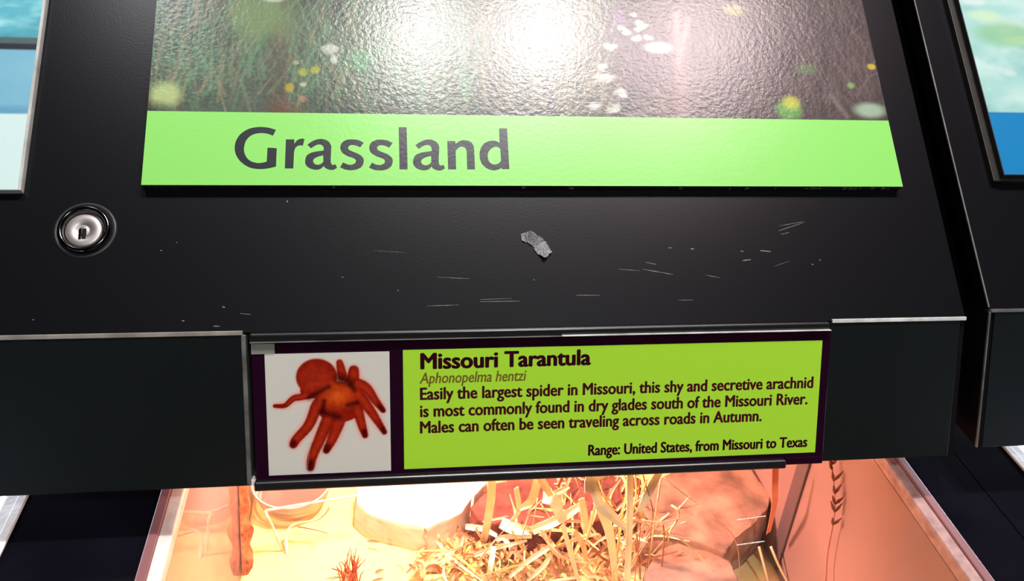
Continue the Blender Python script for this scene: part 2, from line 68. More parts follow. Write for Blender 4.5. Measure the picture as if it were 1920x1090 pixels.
def glassmat(name, film, filmcol, ior=1.5, rough=.02):
    # thin pane: clear pass-through, Fresnel reflection, a film of dust or of painted highlight
    m = bpy.data.materials.new(name); m.use_nodes = True; nt = m.node_tree; nt.nodes.remove(nt.nodes['Principled BSDF'])
    out = nt.nodes['Material Output']; t = nt.nodes.new('ShaderNodeBsdfTransparent'); g = nt.nodes.new('ShaderNodeBsdfGlossy')
    g.inputs['Roughness'].default_value = rough; lw = nt.nodes.new('ShaderNodeLayerWeight'); lw.inputs[0].default_value = .5; r0 = ((ior-1)/(ior+1))**2
    pw = nt.nodes.new('ShaderNodeMath'); pw.operation = 'POWER'; pw.inputs[1].default_value = 5
    f = nt.nodes.new('ShaderNodeMath'); f.operation = 'MULTIPLY_ADD'; f.inputs[1].default_value = 1-r0; f.inputs[2].default_value = r0
    nt.links.new(lw.outputs['Facing'], pw.inputs[0]); nt.links.new(pw.outputs[0], f.inputs[0])
    d = nt.nodes.new('ShaderNodeBsdfDiffuse'); d.inputs[0].default_value = (*filmcol, 1)
    a = nt.nodes.new('ShaderNodeMixShader'); a.inputs[0].default_value = film
    b = nt.nodes.new('ShaderNodeMixShader')
    nt.links.new(t.outputs[0], a.inputs[1]); nt.links.new(d.outputs[0], a.inputs[2])
    nt.links.new(f.outputs[0], b.inputs[0]); nt.links.new(a.outputs[0], b.inputs[1]); nt.links.new(g.outputs[0], b.inputs[2])
    nt.links.new(b.outputs[0], out.inputs[0]); return m
M = {}
M['laminate'] = mat('black_laminate', (.0045, .0045, .0060), .27, .22, bump=.03, bscale=900)
M['front_black'] = mat('black_front_laminate', (.0050, .0075, .0078), .40, .25, bump=.05, bscale=300)
M['side_black'] = mat('matt_black_side', (.004, .004, .005), .85, .06)
M['edge'] = mat('worn_edge', (.26, .24, .21), .5, .4, var=.35, vscale=60)
M['edge_light'] = mat('lit_worn_edge', (.60, .62, .60), .45, .5, var=.3, vscale=80)  # worn edge with the white light along it put into the colour
M['edge_dim'] = mat('dim_worn_edge', (.11, .11, .105), .45, .5, var=.4, vscale=80)
M['rail'] = mat('black_plastic_rail', (.010, .010, .011), .28, .5)
M['counter'] = mat('black_counter', (.004, .004, .007), .13, .25, bump=.01, bscale=200, var=.3, vscale=25)
M['green'] = mat('green_ink', lin((132, 207, 98)), .28, .35, bump=.05, bscale=420)
M['letters'] = mat('charcoal_ink', lin((34, 38, 44)), .28, .30, bump=.05, bscale=420)
M['meadow'] = printmat('laminated_meadow_print', .22, .14, 420, .30)
M['water'] = printmat('laminated_water_print', .42, .06, 420, .3)
M['board_core'] = mat('dark_board_core', (.012, .013, .010), .7, .3, var=.8, vscale=300)
M['board_edge'] = mat('green_board_edge', (.030, .085, .012), .6, .3)
M['grey_edge'] = mat('grey_board_edge', (.42, .43, .40), .6, .3, var=.25, vscale=60)
M['brown_edge'] = mat('dark_brown_board_edge', (.011, .009, .007), .5, .4, var=.4, vscale=80)
M['maroon'] = mat('maroon_black_ink', (.016, .0025, .012), .12, .5)
M['lime'] = mat('lime_ink', lin((164, 222, 58)), .14, .35)
M['text_dark'] = mat('dark_maroon_text', lin((48, 6, 22)), .2, .35)
M['text_body'] = mat('maroon_text', lin((66, 16, 28)), .2, .35)
M['text_brown'] = mat('olive_brown_text', lin((112, 98, 40)), .2, .35)
M['photo'] = printmat('photo_print', .14, 0, 100, .35)
M['corner'] = glassmat('translucent_grey', .28, (.55, .6, .5))
M['chrome'] = mat('dark_chrome', (.10, .10, .105), .16, .6, metal=1)
M['lockring'] = mat('charcoal_ring', (.020, .020, .022), .38, .5)
M['plug'] = mat('brushed_nickel', (.42, .38, .365), .46, .5, metal=.75, bump=.04, bscale=900)
M['void'] = mat('keyway_dark', (.004, .003, .003), .6, .2)
M['tape'] = mat('grey_tape', (.15, .15, .15), .42, .6, bump=.5, bscale=900, var=.4, vscale=400)
M['scratch'] = mat('scratch_grey', (.16, .16, .16), .5, .5, var=.5, vscale=300)
M['rim'] = mat('dusky_red_rim', (.24, .10, .10), .45, .4)
M['rim_r'] = mat('black_rim', (.02, .02, .025), .4, .5)
M['lip'] = mat('white_lip', (.80, .74, .70), .5, .4, var=.12, vscale=90, bump=.2, bscale=400)
M['pane'] = glassmat('clear_pane', .004, (.8, .8, .8), 1.35)
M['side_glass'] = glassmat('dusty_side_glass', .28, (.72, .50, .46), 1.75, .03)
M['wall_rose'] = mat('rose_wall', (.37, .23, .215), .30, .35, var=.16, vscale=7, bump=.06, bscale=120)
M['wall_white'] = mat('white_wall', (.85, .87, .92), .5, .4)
M['sand'] = mat('pale_sand', (.84, .71, .31), .9, .1, var=.10, vscale=22, bump=.5, bscale=420)
M['sand_white'] = mat('white_sand', (.85, .87, .92), .9, .1, var=.3, vscale=60)
M['rock'] = mat('sandstone', (.33, .20, .145), .8, .2, var=.42, vscale=45, bump=.8, bscale=170)
M['rock_pale'] = mat('pale_stone', (.86, .80, .68), .8, .2, var=.08, vscale=30, bump=.5, bscale=140)
M['rock_red'] = mat('red_brown_stone', (.17, .06, .05), .8, .2, var=.45, vscale=60, bump=1, bscale=200)
M['bark'] = mat('rust_bark', (.30, .11, .05), .8, .2, var=.8, vscale=110, bump=1, bscale=260)
M['dish'] = glassmat('clear_dish', .24, (.80, .55, .50), 2.8, .08)
M['ridge'] = glassmat('dish_ridge_glint', .55, (.95, .88, .86), 2.2, .1)  # highlights on the dish steps, put into a pale film colour
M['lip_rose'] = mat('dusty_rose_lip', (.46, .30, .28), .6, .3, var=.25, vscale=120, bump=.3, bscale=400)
for i, c in enumerate([(.95, .88, .62), (.78, .58, .36), (.42, .20, .12), (.80, .70, .26)]):
    M['straw%d' % i] = mat(['pale_straw', 'tan_straw', 'brown_straw', 'yellow_straw'][i], c, .6, .25, var=.14, vscale=70)
M['orange'] = mat('orange_blade', (.80, .27, .14), .5, .3, var=.12, vscale=60)
M['rust'] = mat('rust_needles', (.42, .12, .06), .7, .2, var=.3, vscale=120)
M['seed'] = mat('brown_seed', (.20, .07, .035), .7, .2, var=.3, vscale=200)
M['litter'] = mat('leaf_litter', (.50, .28, .15), .8, .2, var=.55, vscale=55)
M['moss'] = mat('yellow_green_moss', (.56, .56, .20), .8, .2, var=.45, vscale=60)
M['gallery'] = mat('grey_gallery_paint', (.16, .18, .19), .8, .2, var=.08, vscale=3)
M['floor'] = mat('grey_carpet', (.05, .05, .055), .9, .1, var=.2, vscale=60)

# ---------------------------------------------------------------- helpers
O = Vector((0, 0, H0))
TS, TF = math.radians(39.65), math.radians(68.07)
SLOPE = Matrix.Translation(O) @ Matrix.Rotation(TS, 4, 'X')      # x along the hood, y up the slope, z out of it
FRONT = Matrix.Translation(O) @ Matrix.Rotation(TF, 4, 'X')      # the same for the front face
def at(frame, u, v, n=0): return frame @ Matrix.Translation((u, v, n))
def tag(o, label, cat, group=None, kind=None):
    o['label'] = label; o['category'] = cat
    if group: o['group'] = group
    if kind: o['kind'] = kind
    return o
def link(name, me, m, parent=None, mw=None, smooth=False):
    o = bpy.data.objects.new(name, me); COL.objects.link(o)
    for k in (m if isinstance(m, (list, tuple)) else [m]): me.materials.append(k)
    if smooth:
        for p in me.polygons: p.use_smooth = True
    if parent is not None: o.parent = parent
    if mw is not None: o.matrix_local = mw
    return o
def obj(name, bm, m, parent=None, mw=None, smooth=False):
    bmesh.ops.recalc_face_normals(bm, faces=bm.faces[:])
    me = bpy.data.meshes.new(name); bm.to_mesh(me); bm.free()
    return link(name, me, m, parent, mw, smooth)
def empty(name, mw):
    o = bpy.data.objects.new(name, None); COL.objects.link(o); o.empty_display_size = .02; o.matrix_world = mw; return o
def box(bm, a, b, bev=0, mi=0, seg=2):
    x0, y0, z0 = a; x1, y1, z1 = b
    vs = [bm.verts.new(p) for p in ((x0,y0,z0),(x1,y0,z0),(x1,y1,z0),(x0,y1,z0),(x0,y0,z1),(x1,y0,z1),(x1,y1,z1),(x0,y1,z1))]
    fs = [bm.faces.new([vs[i] for i in f]) for f in ((3,2,1,0),(4,5,6,7),(0,1,5,4),(1,2,6,5),(2,3,7,6),(3,0,4,7))]
    for f in fs: f.material_index = mi
    if bev:
        es = list({e for f in fs for e in f.edges})
        bmesh.ops.bevel(bm, geom=es, offset=bev, segments=seg, affect='EDGES', profile=.5)
    return fs
def bx(a, b, bev=0, seg=2):
    bm = bmesh.new(); box(bm, a, b, bev, 0, seg); return bm
def prism_x(bm, poly, x0, x1):
    A = [bm.verts.new((x0, y, z)) for y, z in poly]; B = [bm.verts.new((x1, y, z)) for y, z in poly]
    bm.faces.new(A[::-1]); bm.faces.new(B); n = len(poly)
    for i in range(n): bm.faces.new((A[i], A[(i+1) % n], B[(i+1) % n], B[i]))
def lathe(prof, n=48):
    bm = bmesh.new(); rings = []
    for r, z in prof:
        rings.append([bm.verts.new((r*math.cos(2*math.pi*i/n), r*math.sin(2*math.pi*i/n), z)) for i in range(n)] if r > 1e-6 else [bm.verts.new((0, 0, z))])
    for A, B in zip(rings, rings[1:]):
        for i in range(n):
            j = (i+1) % n
            if len(A) == 1 and len(B) == 1: continue
            if len(A) == 1: bm.faces.new((A[0], B[i], B[j]))
            elif len(B) == 1: bm.faces.new((A[i], A[j], B[0]))
            else: bm.faces.new((A[i], A[j], B[j], B[i]))
    return bm
def smooth_path(P, k=6):
    P = [Vector(p) for p in P]
    if len(P) < 3: return [P[0].lerp(P[-1], i/k) for i in range(k+1)]
    out = []
    for i in range(len(P)-1):
        p0 = P[i-1] if i else P[i]*2-P[i+1]; p1 = P[i]; p2 = P[i+1]; p3 = P[i+2] if i+2 < len(P) else P[i+1]*2-P[i]
        for j in range(k):
            t = j/k
            out.append(.5*((2*p1)+(p2-p0)*t+(2*p0-5*p1+4*p2-p3)*t*t+(3*p1-p0-3*p2+p3)*t**3))
    out.append(P[-1]); return out
def tube(bm, path, r0, r1=None, n=6, k=5):
    pts = smooth_path(path, k); r1 = r0 if r1 is None else r1; rings = []
    up = Vector((.3, .2, .9)).normalized()
    for i, p in enumerate(pts):
        d = (pts[min(i+1, len(pts)-1)]-pts[max(i-1, 0)]).normalized()
        a = d.cross(up)
        if a.length < 1e-4: a = d.cross(Vector((1, 0, 0)))
        a.normalize(); b = d.cross(a); t = i/(len(pts)-1); r = r0+(r1-r0)*t
        rings.append([bm.verts.new(p+a*math.cos(2*math.pi*q/n)*r+b*math.sin(2*math.pi*q/n)*r) for q in range(n)])
    for A, B in zip(rings, rings[1:]):
        for q in range(n): bm.faces.new((A[q], A[(q+1) % n], B[(q+1) % n], B[q]))
    bm.faces.new(rings[0][::-1]); bm.faces.new(rings[-1])
def blade(bm, path, w, taper=(.75, .35), k=6, fold=.28, thick=.0005, mi=0):
    # a dry grass leaf: a creased strip of real thickness, its width turned to the open side of the tank
    pts = smooth_path(path, k); n = len(pts); rows = []
    face = Vector((random.uniform(-.35, .35), -.85, .52)).normalized()
    for i, p in enumerate(pts):
        d = (pts[min(i+1, n-1)]-pts[max(i-1, 0)]).normalized(); a = d.cross(face)
        if a.length < 1e-4: a = d.cross(Vector((1, 0, 0)))
        a.normalize(); nn = a.cross(d).normalized(); t = i/(n-1)
        ww = .5*w*(taper[0]+(1-taper[0])*math.sin(math.pi*min(1, t*1.3)) if t < .6 else taper[1]+(1-taper[1])*(1-t)/.4)
        rows.append([bm.verts.new(q) for q in (p-a*ww+nn*fold*ww, p, p+a*ww+nn*fold*ww, p+a*ww+nn*(fold*ww-thick), p-nn*thick, p-a*ww+nn*(fold*ww-thick))])
    for A, B in zip(rows, rows[1:]):
        for q in range(6):
            f = bm.faces.new((A[q], A[(q+1) % 6], B[(q+1) % 6], B[q])); f.material_index = mi
    bm.faces.new(rows[0][::-1]); bm.faces.new(rows[-1])
def outline_mesh(loops, n, up=True):
    # letters: closed outlines with marked corners, filled flat with a little thickness
    cu = bpy.data.curves.new('outline', 'CURVE'); cu.dimensions = '2D'; cu.fill_mode = 'FRONT'; cu.resolution_u = 6
    for L in loops:
        s = cu.splines.new('BEZIER'); s.bezier_points.add(len(L)-1); s.use_cyclic_u = True
        N = len(L)
        for i, (x, y, c) in enumerate(L):
            b = s.bezier_points[i]; b.co = (x, y, n); P = Vector((x, y, n))
            a = Vector((L[i-1][0], L[i-1][1], n)); z = Vector((L[(i+1) % N][0], L[(i+1) % N][1], n))
            b.handle_left_type = b.handle_right_type = 'FREE'
            if c: b.handle_left = P+(a-P)/3; b.handle_right = P+(z-P)/3
            else:
                t = (z-a).normalized(); b.handle_left = P-t*(P-a).length/3; b.handle_right = P+t*(z-P).length/3
    o = bpy.data.objects.new('outline', cu); COL.objects.link(o)
    bpy.context.view_layer.update()
    me = bpy.data.meshes.new_from_object(o.evaluated_get(bpy.context.evaluated_depsgraph_get()))
    bpy.data.objects.remove(o); bpy.data.curves.remove(cu); return me
def text_mesh(body, x0, x1, y, size, bold=0, shear=0, n=0, align='LEFT'):
    # a line of lettering from x0 to x1 on baseline y; weight comes from shifted copies of the outline
    cu = bpy.data.curves.new('line', 'FONT'); cu.body = body; cu.size = size; cu.shear = shear; cu.resolution_u = 3
    o = bpy.data.objects.new('line', cu); COL.objects.link(o); bpy.context.view_layer.update()
    me = bpy.data.meshes.new_from_object(o.evaluated_get(bpy.context.evaluated_depsgraph_get()))
    bpy.data.objects.remove(o); bpy.data.curves.remove(cu)
    bm = bmesh.new(); bm.from_mesh(me)
    xs = [v.co.x for v in bm.verts]; lo, hi = min(xs), max(xs); s = (x1-x0-bold*2)/(hi-lo)
    for v in bm.verts: v.co = Vector((x0+bold+(v.co.x-lo)*s, y+v.co.y, n))
    base = bm.faces[:]; base_v = bm.verts[:]
    offs = [(-1, 0), (1, 0), (-.5, .55), (.5, .55), (-.5, -.55), (.5, -.55)] if bold else []
    for i, (dx, dy) in enumerate(offs):
        r = bmesh.ops.duplicate(bm, geom=base_v+base)
        for g in r['geom']:
            if isinstance(g, bmesh.types.BMVert): g.co += Vector((dx*bold, dy*bold, -2e-6*(i+1)))
    bm.normal_update()
    for f in bm.faces:
        if f.normal.z < 0: f.normal_flip()
    out = bpy.data.meshes.new('line'); bm.to_mesh(out); bm.free(); return out

# ---------------------------------------------------------------- printed pictures: ink colours on a fine grid
class Ink:
    def __init__(s, u0, v0, u1, v1, step, base):
        s.nx = int(round((u1-u0)/step))+1; s.ny = int(round((v1-v0)/step))+1
        s.u = np.linspace(u0, u1, s.nx); s.v = np.linspace(v0, v1, s.ny); s.U, s.V = np.meshgrid(s.u, s.v)
        s.step = step; s.c = np.ones((s.ny, s.nx, 3))*np.array(lin(base))
    def win(s, u0, v0, u1, v1):
        i0, i1 = np.searchsorted(s.u, [u0, u1]); j0, j1 = np.searchsorted(s.v, [v0, v1])
        return slice(max(j0-1, 0), j1+1), slice(max(i0-1, 0), i1+1)
    def mix(s, sl, a, col): s.c[sl] = s.c[sl]*(1-a[..., None])+np.array(lin(col))*a[..., None]
    def blob(s, u, v, ru, rv, col, alpha=1, soft=.5):
        k = 1+soft; sl = s.win(u-ru*k, v-rv*k, u+ru*k, v+rv*k)
        d = np.hypot((s.U[sl]-u)/ru, (s.V[sl]-v)/rv); a = np.clip((1+soft*.5-d)/max(soft, .05), 0, 1)
        s.mix(sl, a*a*(3-2*a)*alpha, col)
    def line(s, a, b, w0, w1, col, alpha=1, soft=.3):
        w = max(w0, w1)*1.6; sl = s.win(min(a[0], b[0])-w, min(a[1], b[1])-w, max(a[0], b[0])+w, max(a[1], b[1])+w)
        U, V = s.U[sl], s.V[sl]; dx, dy = b[0]-a[0], b[1]-a[1]; L = dx*dx+dy*dy+1e-12
        t = np.clip(((U-a[0])*dx+(V-a[1])*dy)/L, 0, 1); d = np.hypot(U-a[0]-t*dx, V-a[1]-t*dy)
        ww = w0+(w1-w0)*t; q = np.clip((ww*(1+soft*.5)-d)/(ww*soft+1e-9), 0, 1); s.mix(sl, q*alpha, col)
    def noise(s, su, sv, seed):
        r = np.random.default_rng(seed); tot = 0; amp = 1; acc = 0
        for o in range(4):
            gx = max(2, int((s.u[-1]-s.u[0])*su*2**o)+2); gy = max(2, int((s.v[-1]-s.v[0])*sv*2**o)+2)
            g = r.random((gy+1, gx+1)); x = np.linspace(0, gx-1e-6, s.nx); y = np.linspace(0, gy-1e-6, s.ny)
            i = x.astype(int); j = y.astype(int); fx = x-i; fy = (y-j)[:, None]; fx = fx*fx*(3-2*fx); fy = fy*fy*(3-2*fy)
            A = g[j][:, i]*(1-fx)+g[j][:, i+1]*fx; B = g[j+1][:, i]*(1-fx)+g[j+1][:, i+1]*fx
            tot = tot+amp*(A*(1-fy)+B*fy); acc += amp; amp *= .55
        return tot/acc
    def build(s, name, m, parent, n):
        P = np.stack([s.U, s.V, np.full_like(s.U, n)], -1).reshape(-1, 3)
        idx = np.arange(s.nx*s.ny).reshape(s.ny, s.nx)
        F = np.stack([idx[:-1, :-1], idx[:-1, 1:], idx[1:, 1:], idx[1:, :-1]], -1).reshape(-1, 4)
        me = bpy.data.meshes.new(name); me.vertices.add(len(P)); me.vertices.foreach_set('co', P.ravel())
        me.loops.add(F.size); me.loops.foreach_set('vertex_index', F.ravel())
        me.polygons.add(len(F)); me.polygons.foreach_set('loop_start', np.arange(0, F.size, 4)); me.update(calc_edges=True)
        at_ = me.attributes.new('ink', 'FLOAT_COLOR', 'POINT')
        at_.data.foreach_set('color', np.concatenate([np.clip(s.c, 0, 1), np.ones((s.ny, s.nx, 1))], -1).astype(np.float32).ravel())
        return link(name, me, m, parent)

# ---------------------------------------------------------------- the setting
fl = obj('floor', bx((-3, -3, -.05), (3, 3, 0)), M['floor']); fl['kind'] = 'structure'
for nm, a, b in (('wall_back', (-3, 3, 0), (3, 3.1, 2.9)), ('wall_front', (-3, -3.1, 0), (3, -3, 2.9)), ('wall_left', (-3.1, -3, 0), (-3, 3, 2.9)), ('wall_right', (3, -3, 0), (3.1, 3, 2.9)), ('ceiling', (-3, -3, 2.9), (3, 3, 3.0))):
    o_ = obj(nm, bx(a, b), M['gallery']); o_['kind'] = 'structure'
ZC = -.115                                                        # counter top, relative to the ridge
YF, YB = -.24, .262                                               # front and back of the tanks
TANKS = [(-.745, -.2805), (-.2055, .2745), (.352, .832)]
def counter(name, x0, x1, t, label):
    bm = bmesh.new(); z0, z1 = H0+ZC-.03, H0+ZC; xs = [x0]+[v for a in t for v in a]+[x1]
    for a, b in zip(xs[0::2], xs[1::2]): box(bm, (a, YF-.06, z0), (b, .42, z1))
    for a, b in t: box(bm, (a, YF-.06, z0), (b, YF, z1)); box(bm, (a, YB, z0), (b, .42, z1))
    c = obj(name, bm, M['counter']); tag(c, label, 'counter')
    bm = bmesh.new(); box(bm, (x0, YF-.055, 0), (x1, YF-.035, z0)); box(bm, (x0, .39, 0), (x1, .41, z0))
    box(bm, (x0, YF-.035, 0), (x0+.018, .39, z0)); box(bm, (x1-.018, YF-.035, 0), (x1, .39, z0))
    box(bm, (x0+.018, YF-.035, H0-.345), (x1-.018, .39, H0-.328))
    obj('cabinet_body', bm, M['front_black'], c); return c
counter('counter_top', -.80, .3130, TANKS[:2], 'glossy black counter around the warm lit terrarium under the green signs')
counter('counter_top', .3138, .90, TANKS[2:], 'black counter with a bluish sheen at the right, beyond the thin seam')

# ---------------------------------------------------------------- hoods
def hood(name, x0, x1, off, label, cut=None):
    o = empty(name, Matrix.Translation(O+Vector(off))); tag(o, label, 'display hood')
    fy, fz = math.cos(TF), math.sin(TF); sy, sz = math.cos(TS), math.sin(TS)
    P = lambda v: (v*fy, v*fz)
    top = (.46*sy, .46*sz); T = .018
    bm = bmesh.new()                                              # sloping lid board
    prism_x(bm, [(0, 0), top, (top[0]+T*sz, top[1]-T*sy), (.0207, -.0083)], x0, x1)
    bmesh.ops.bevel(bm, geom=[e for e in bm.edges if abs(e.verts[0].co.x-e.verts[1].co.x) < 1e-6], offset=.0008, segments=2, affect='EDGES')
    obj('lid', bm, M['laminate'], o)
    bot = P(-.0873); zb = ZC-off[2]
    side = [(bot[0]+.0006, bot[1]), (.0004, -.0022), (.012, -.0022), (top[0]-.002, top[1]-.022), (top[0]-.002, zb), (.285, zb), (.285, bot[1])]
    for a, b in ((x0, x0+.0035), (x1-.0035, x1)):
        bm = bmesh.new(); prism_x(bm, side, a, b); obj('side_board', bm, M['side_black'], o)
    obj('back_board', bx((x0+.0036, top[0]-.03, zb), (x1-.0036, top[0]-.012, top[1]-.04)), M['front_black'], o)
    L = Matrix.Rotation(TF, 4, 'X')
    spans = [(x0, cut[0]), (cut[1], x1)] if cut else [(x0, x1)]
    for a, b in spans:
        obj('front_board', bx((max(a, x0+.0036), -.0873, -.0060), (min(b, x1-.0036), -.0004, 0), .0006), M['front_black'], o, L)
    if cut: obj('backing_strip', bx((cut[0], -.084, -.0160), (cut[1], -.0030, -.0064)), M['rail'], o, L)
    obj('light_blocker', bx((x0+.0036, -.0025, -.0200), (x1-.0036, -.0003, -.0062)), M['rail'], o, L)  # added unseen board, stops lamp light leaking through the top joint
    return o, spans, L
hd, spans, LF = hood('display_hood', -.80, .2780, (0, 0, 0), 'black sloped display hood with the key lock and the green signs', (-.1462, .1908))
nb, nspans, _ = hood('display_hood', .2935, .90, (0, .002, .004), 'black sloped display hood at the right edge, past the dark gap')
obj('edge_strip', bx((-.80, -.0014, -.010), (-.1470, .0010, .0006), .0003), M['edge'], hd, LF)
obj('edge_strip', bx((.1915, -.0012, -.010), (.2778, .0010, .0008), .0003), M['edge_light'], hd, LF)
bm = bmesh.new(); box(bm, (-.1480, -.0868, -.014), (-.1455, -.0012, .0006), .0006); obj('edge_strip', bm, M['edge_dim'], hd, LF)
obj('edge_strip', bx((.2940, -.0012, -.010), (.90, .0008, .0006), .0003), M['edge_dim'], nb, LF)
obj('edge_strip', bx((.2932, -.0870, -.0012), (.2942, -.0010, .0004), .0003), M['edge_dim'], nb, LF)
LS = Matrix.Rotation(TS, 4, 'X')
obj('edge_strip', bx((.2930, .002, -.0010), (.2940, .45, .0003), .0003), M['edge_dim'], nb, LS)
obj('lit_corner_tip', bx((-.1462, -.0872, -.010), (-.1434, -.0838, .0002), .0003), M['lip'], hd, LF)  # lit lower end of the strip, its brightness put into the white colour
for nm, a, b in (('sign_rail', (-.1436, -.0890, -.006), (.1662, -.0835, .0052)), ('sign_rail', (-.1434, -.0046, -.006), (.1894, -.0002, .0030))):
    obj(nm, bx(a, b, .0012, 3), M['rail'], hd, LF)
obj('sign_rail', bx((.0280, -.0050, .0000), (.1892, -.0044, .0046), .0001), M['edge_light'], hd, LF)
obj('sign_rail', bx((-.1430, -.0052, .0000), (.0279, -.0047, .0042), .0001), M['edge_dim'], hd, LF)
# wear on the lid
for (a, b, w) in D['scr']:
    bm = bmesh.new(); a = Vector((*a, 0)); b = Vector((*b, 0)); t = (b-a).normalized(); q_ = Vector((-t.y, t.x, 0))*w*.5
    K = 5; prev = None
    for i in range(K+1):
        p = a.lerp(b, i/K); q = q_*(.35+.65*math.sin(math.pi*(i+.5)/(K+1)))*random.uniform(.6, 1.2)
        cur = (bm.verts.new((p.x-q.x, p.y-q.y, .00006)), bm.verts.new((p.x+q.x, p.y+q.y, .00006)))
        if prev: bm.faces.new((prev[0], cur[0], cur[1], prev[1]))
        prev = cur
    obj('scratch', bm, M['scratch'], hd, LS)
# cam lock
lk = bpy.data.objects.new('lock', None); COL.objects.link(lk); lk.parent = hd; lk.matrix_local = LS @ Matrix.Translation((-.2330, .0604, 0))
obj('lock_ring', lathe([(.0140, .0001), (.0140, .0004), (.0150, .0005), (.0156, .0009), (.0162, .0005), (.0166, .0001)]), M['lockring'], lk, smooth=True)
obj('bezel', lathe([(.0140, .0001), (.0139, .0026), (.0134, .0036), (.0124, .0040), (.0116, .0037), (.0110, .0026), (.0102, .0008), (.0098, .0003), (0, .0003)]), M['chrome'], lk, smooth=True)
pg = obj('plug', lathe([(0, .0017), (.0022, .0017), (.0026, .0011), (.0034, .0011), (.0038, .0018), (.0090, .0018), (.0096, .0013), (.0096, .0004)], 40), M['plug'], lk, Matrix.Translation((-.0004, -.0006, 0)), True)
bm = bmesh.new(); box(bm, (-.0006, -.0052, .0010), (.0016, .0010, .00205), .0002); obj('keyhole', bm, M['void'], pg)
bm = bmesh.new(); box(bm, (-.0022, -.0054, .0010), (-.0008, .0008, .0022), .0002); obj('key_guide', bm, M['chrome'], pg)

# ---------------------------------------------------------------- sign boards on the slope
def board(name, u0, v0, u1, v1, t, n0, core, label):
    o = empty(name, at(SLOPE, 0, 0, 0)); tag(o, label, 'sign')
    obj('board', bx((u0, v0, n0), (u1, v1, t-.0012), .0003), core[0], o)
    obj('face_sheet', bx((u0, v0, t-.0012), (u1, v1, t), .0002), core[1], o)
    return o
gb = board('habitat_sign', -.2040, .0850, .2515, .315, .0060, .0001, (M['board_core'], M['board_edge']), 'habitat sign with meadow photo and green band reading Grassland')
for i in range(26):
    bm = bmesh.new()
    u = rng.uniform(.19, .2505) if i < 18 else rng.uniform(-.1, .19); w_ = rng.uniform(.0006, .0028)
    box(bm, (u, .0846, .0010+rng.uniform(0, .0020)), (u+w_, .0850, .0034+rng.uniform(0, .0012)))
    obj('edge_chip', bm, M['edge_dim'], gb)
obj('title_band', bx((-.2040, .0850, .0060), (.2515, .1318, .00615)), M['green'], gb)
letters = None
for loops in D['glyphs']:
    me = outline_mesh(loops, 0)
    bmt = bmesh.new(); bmt.from_mesh(me)
    for v in bmt.verts: v.co.z = .00621
    bmt.normal_update()
    for f in bmt.faces:
        if f.normal.z < 0: f.normal_flip()
    mm_ = bpy.data.meshes.new('letter'); bmt.to_mesh(mm_); bmt.free(); link('letter', mm_, M['letters'], gb)
ink = Ink(-.2040, .1318, .2515, .3150, .00075, (70, 74, 66))
N1 = ink.noise(14, 14, 1); N2 = ink.noise(45, 30, 2); N3 = ink.noise(160, 70, 3)
fu = (ink.U+.204)/.4555
ink.c *= (.55+.9*N1)[..., None]
gsel = np.clip((.50-fu)*2.2, 0, 1)*np.clip((.215-ink.V)/.05, 0, 1)*np.clip(N2*2.2-.5, 0, 1)
ink.mix((slice(None), slice(None)), gsel*.75, (72, 96, 76))
ink.mix((slice(None), slice(None)), np.clip((fu-.55)*3, 0, 1)*.75, (74, 62, 62))
ink.mix((slice(None), slice(None)), np.clip((.38-abs(fu-.52))*3, 0, 1)*np.clip((ink.V-.15)/.06, 0, 1)*.55, (104, 96, 80))
ink.c *= (.7+.6*N3)[..., None]
for i in range(2600):
    u = rng.uniform(-.204, .2515); f = (u+.204)/.4555; v = .1318+abs(rng.normal(0, .055))
    Ls = rng.uniform(.012, .055); th = rng.normal(0, .35); lean = rng.normal(0, .3)
    green = f < .42 and rng.random() < .75
    if green: c = rng.uniform(.75, 1.25)*np.array((88, 114, 88))
    elif f > .6: c = rng.uniform(.7, 1.2)*np.array((90, 78, 77))
    else: c = rng.uniform(.75, 1.3)*np.array((112, 104, 84))
    a = (u, v); b = (u+Ls*.5*math.sin(th), v+Ls*.5*math.cos(th)); e = (b[0]+Ls*.5*math.sin(th+lean), b[1]+Ls*.5*math.cos(th+lean))
    w = rng.uniform(.0004, .0011); c = np.clip(c, 0, 255)
    ink.line(a, b, w, w*.8, c, rng.uniform(.3, .7), .8); ink.line(b, e, w*.8, w*.3, c, rng.uniform(.3, .7), .8)
for (a, b, w, c) in D['stalk']: ink.line(a, b, w, w*.8, [q*.85 for q in c], .42, 1.4)
for (u, v, ru, rv, c, a, s) in D['blobs']:
    c = [q*.84 for q in c]
    if min(c) > 150 and ru < .006:                                # white umbels: loose heads of florets
        for k in range(7): ink.blob(u+rng.normal(0, .45)*ru, v+rng.normal(0, .45)*rv, ru*rng.uniform(.3, .6), rv*rng.uniform(.35, .65), c, a*.6, s+.3)
    else: ink.blob(u, v, ru, rv, c, a*.85, s+.25)
for i in range(60):
    ink.blob(rng.uniform(-.2, .25), rng.uniform(.225, .31), rng.uniform(.003, .012), rng.uniform(.003, .010), tuple(rng.choice([(150, 168, 120), (205, 212, 195), (120, 130, 95)])), .6, .9)
ink.build('meadow_photo', M['meadow'], gb, .00615)

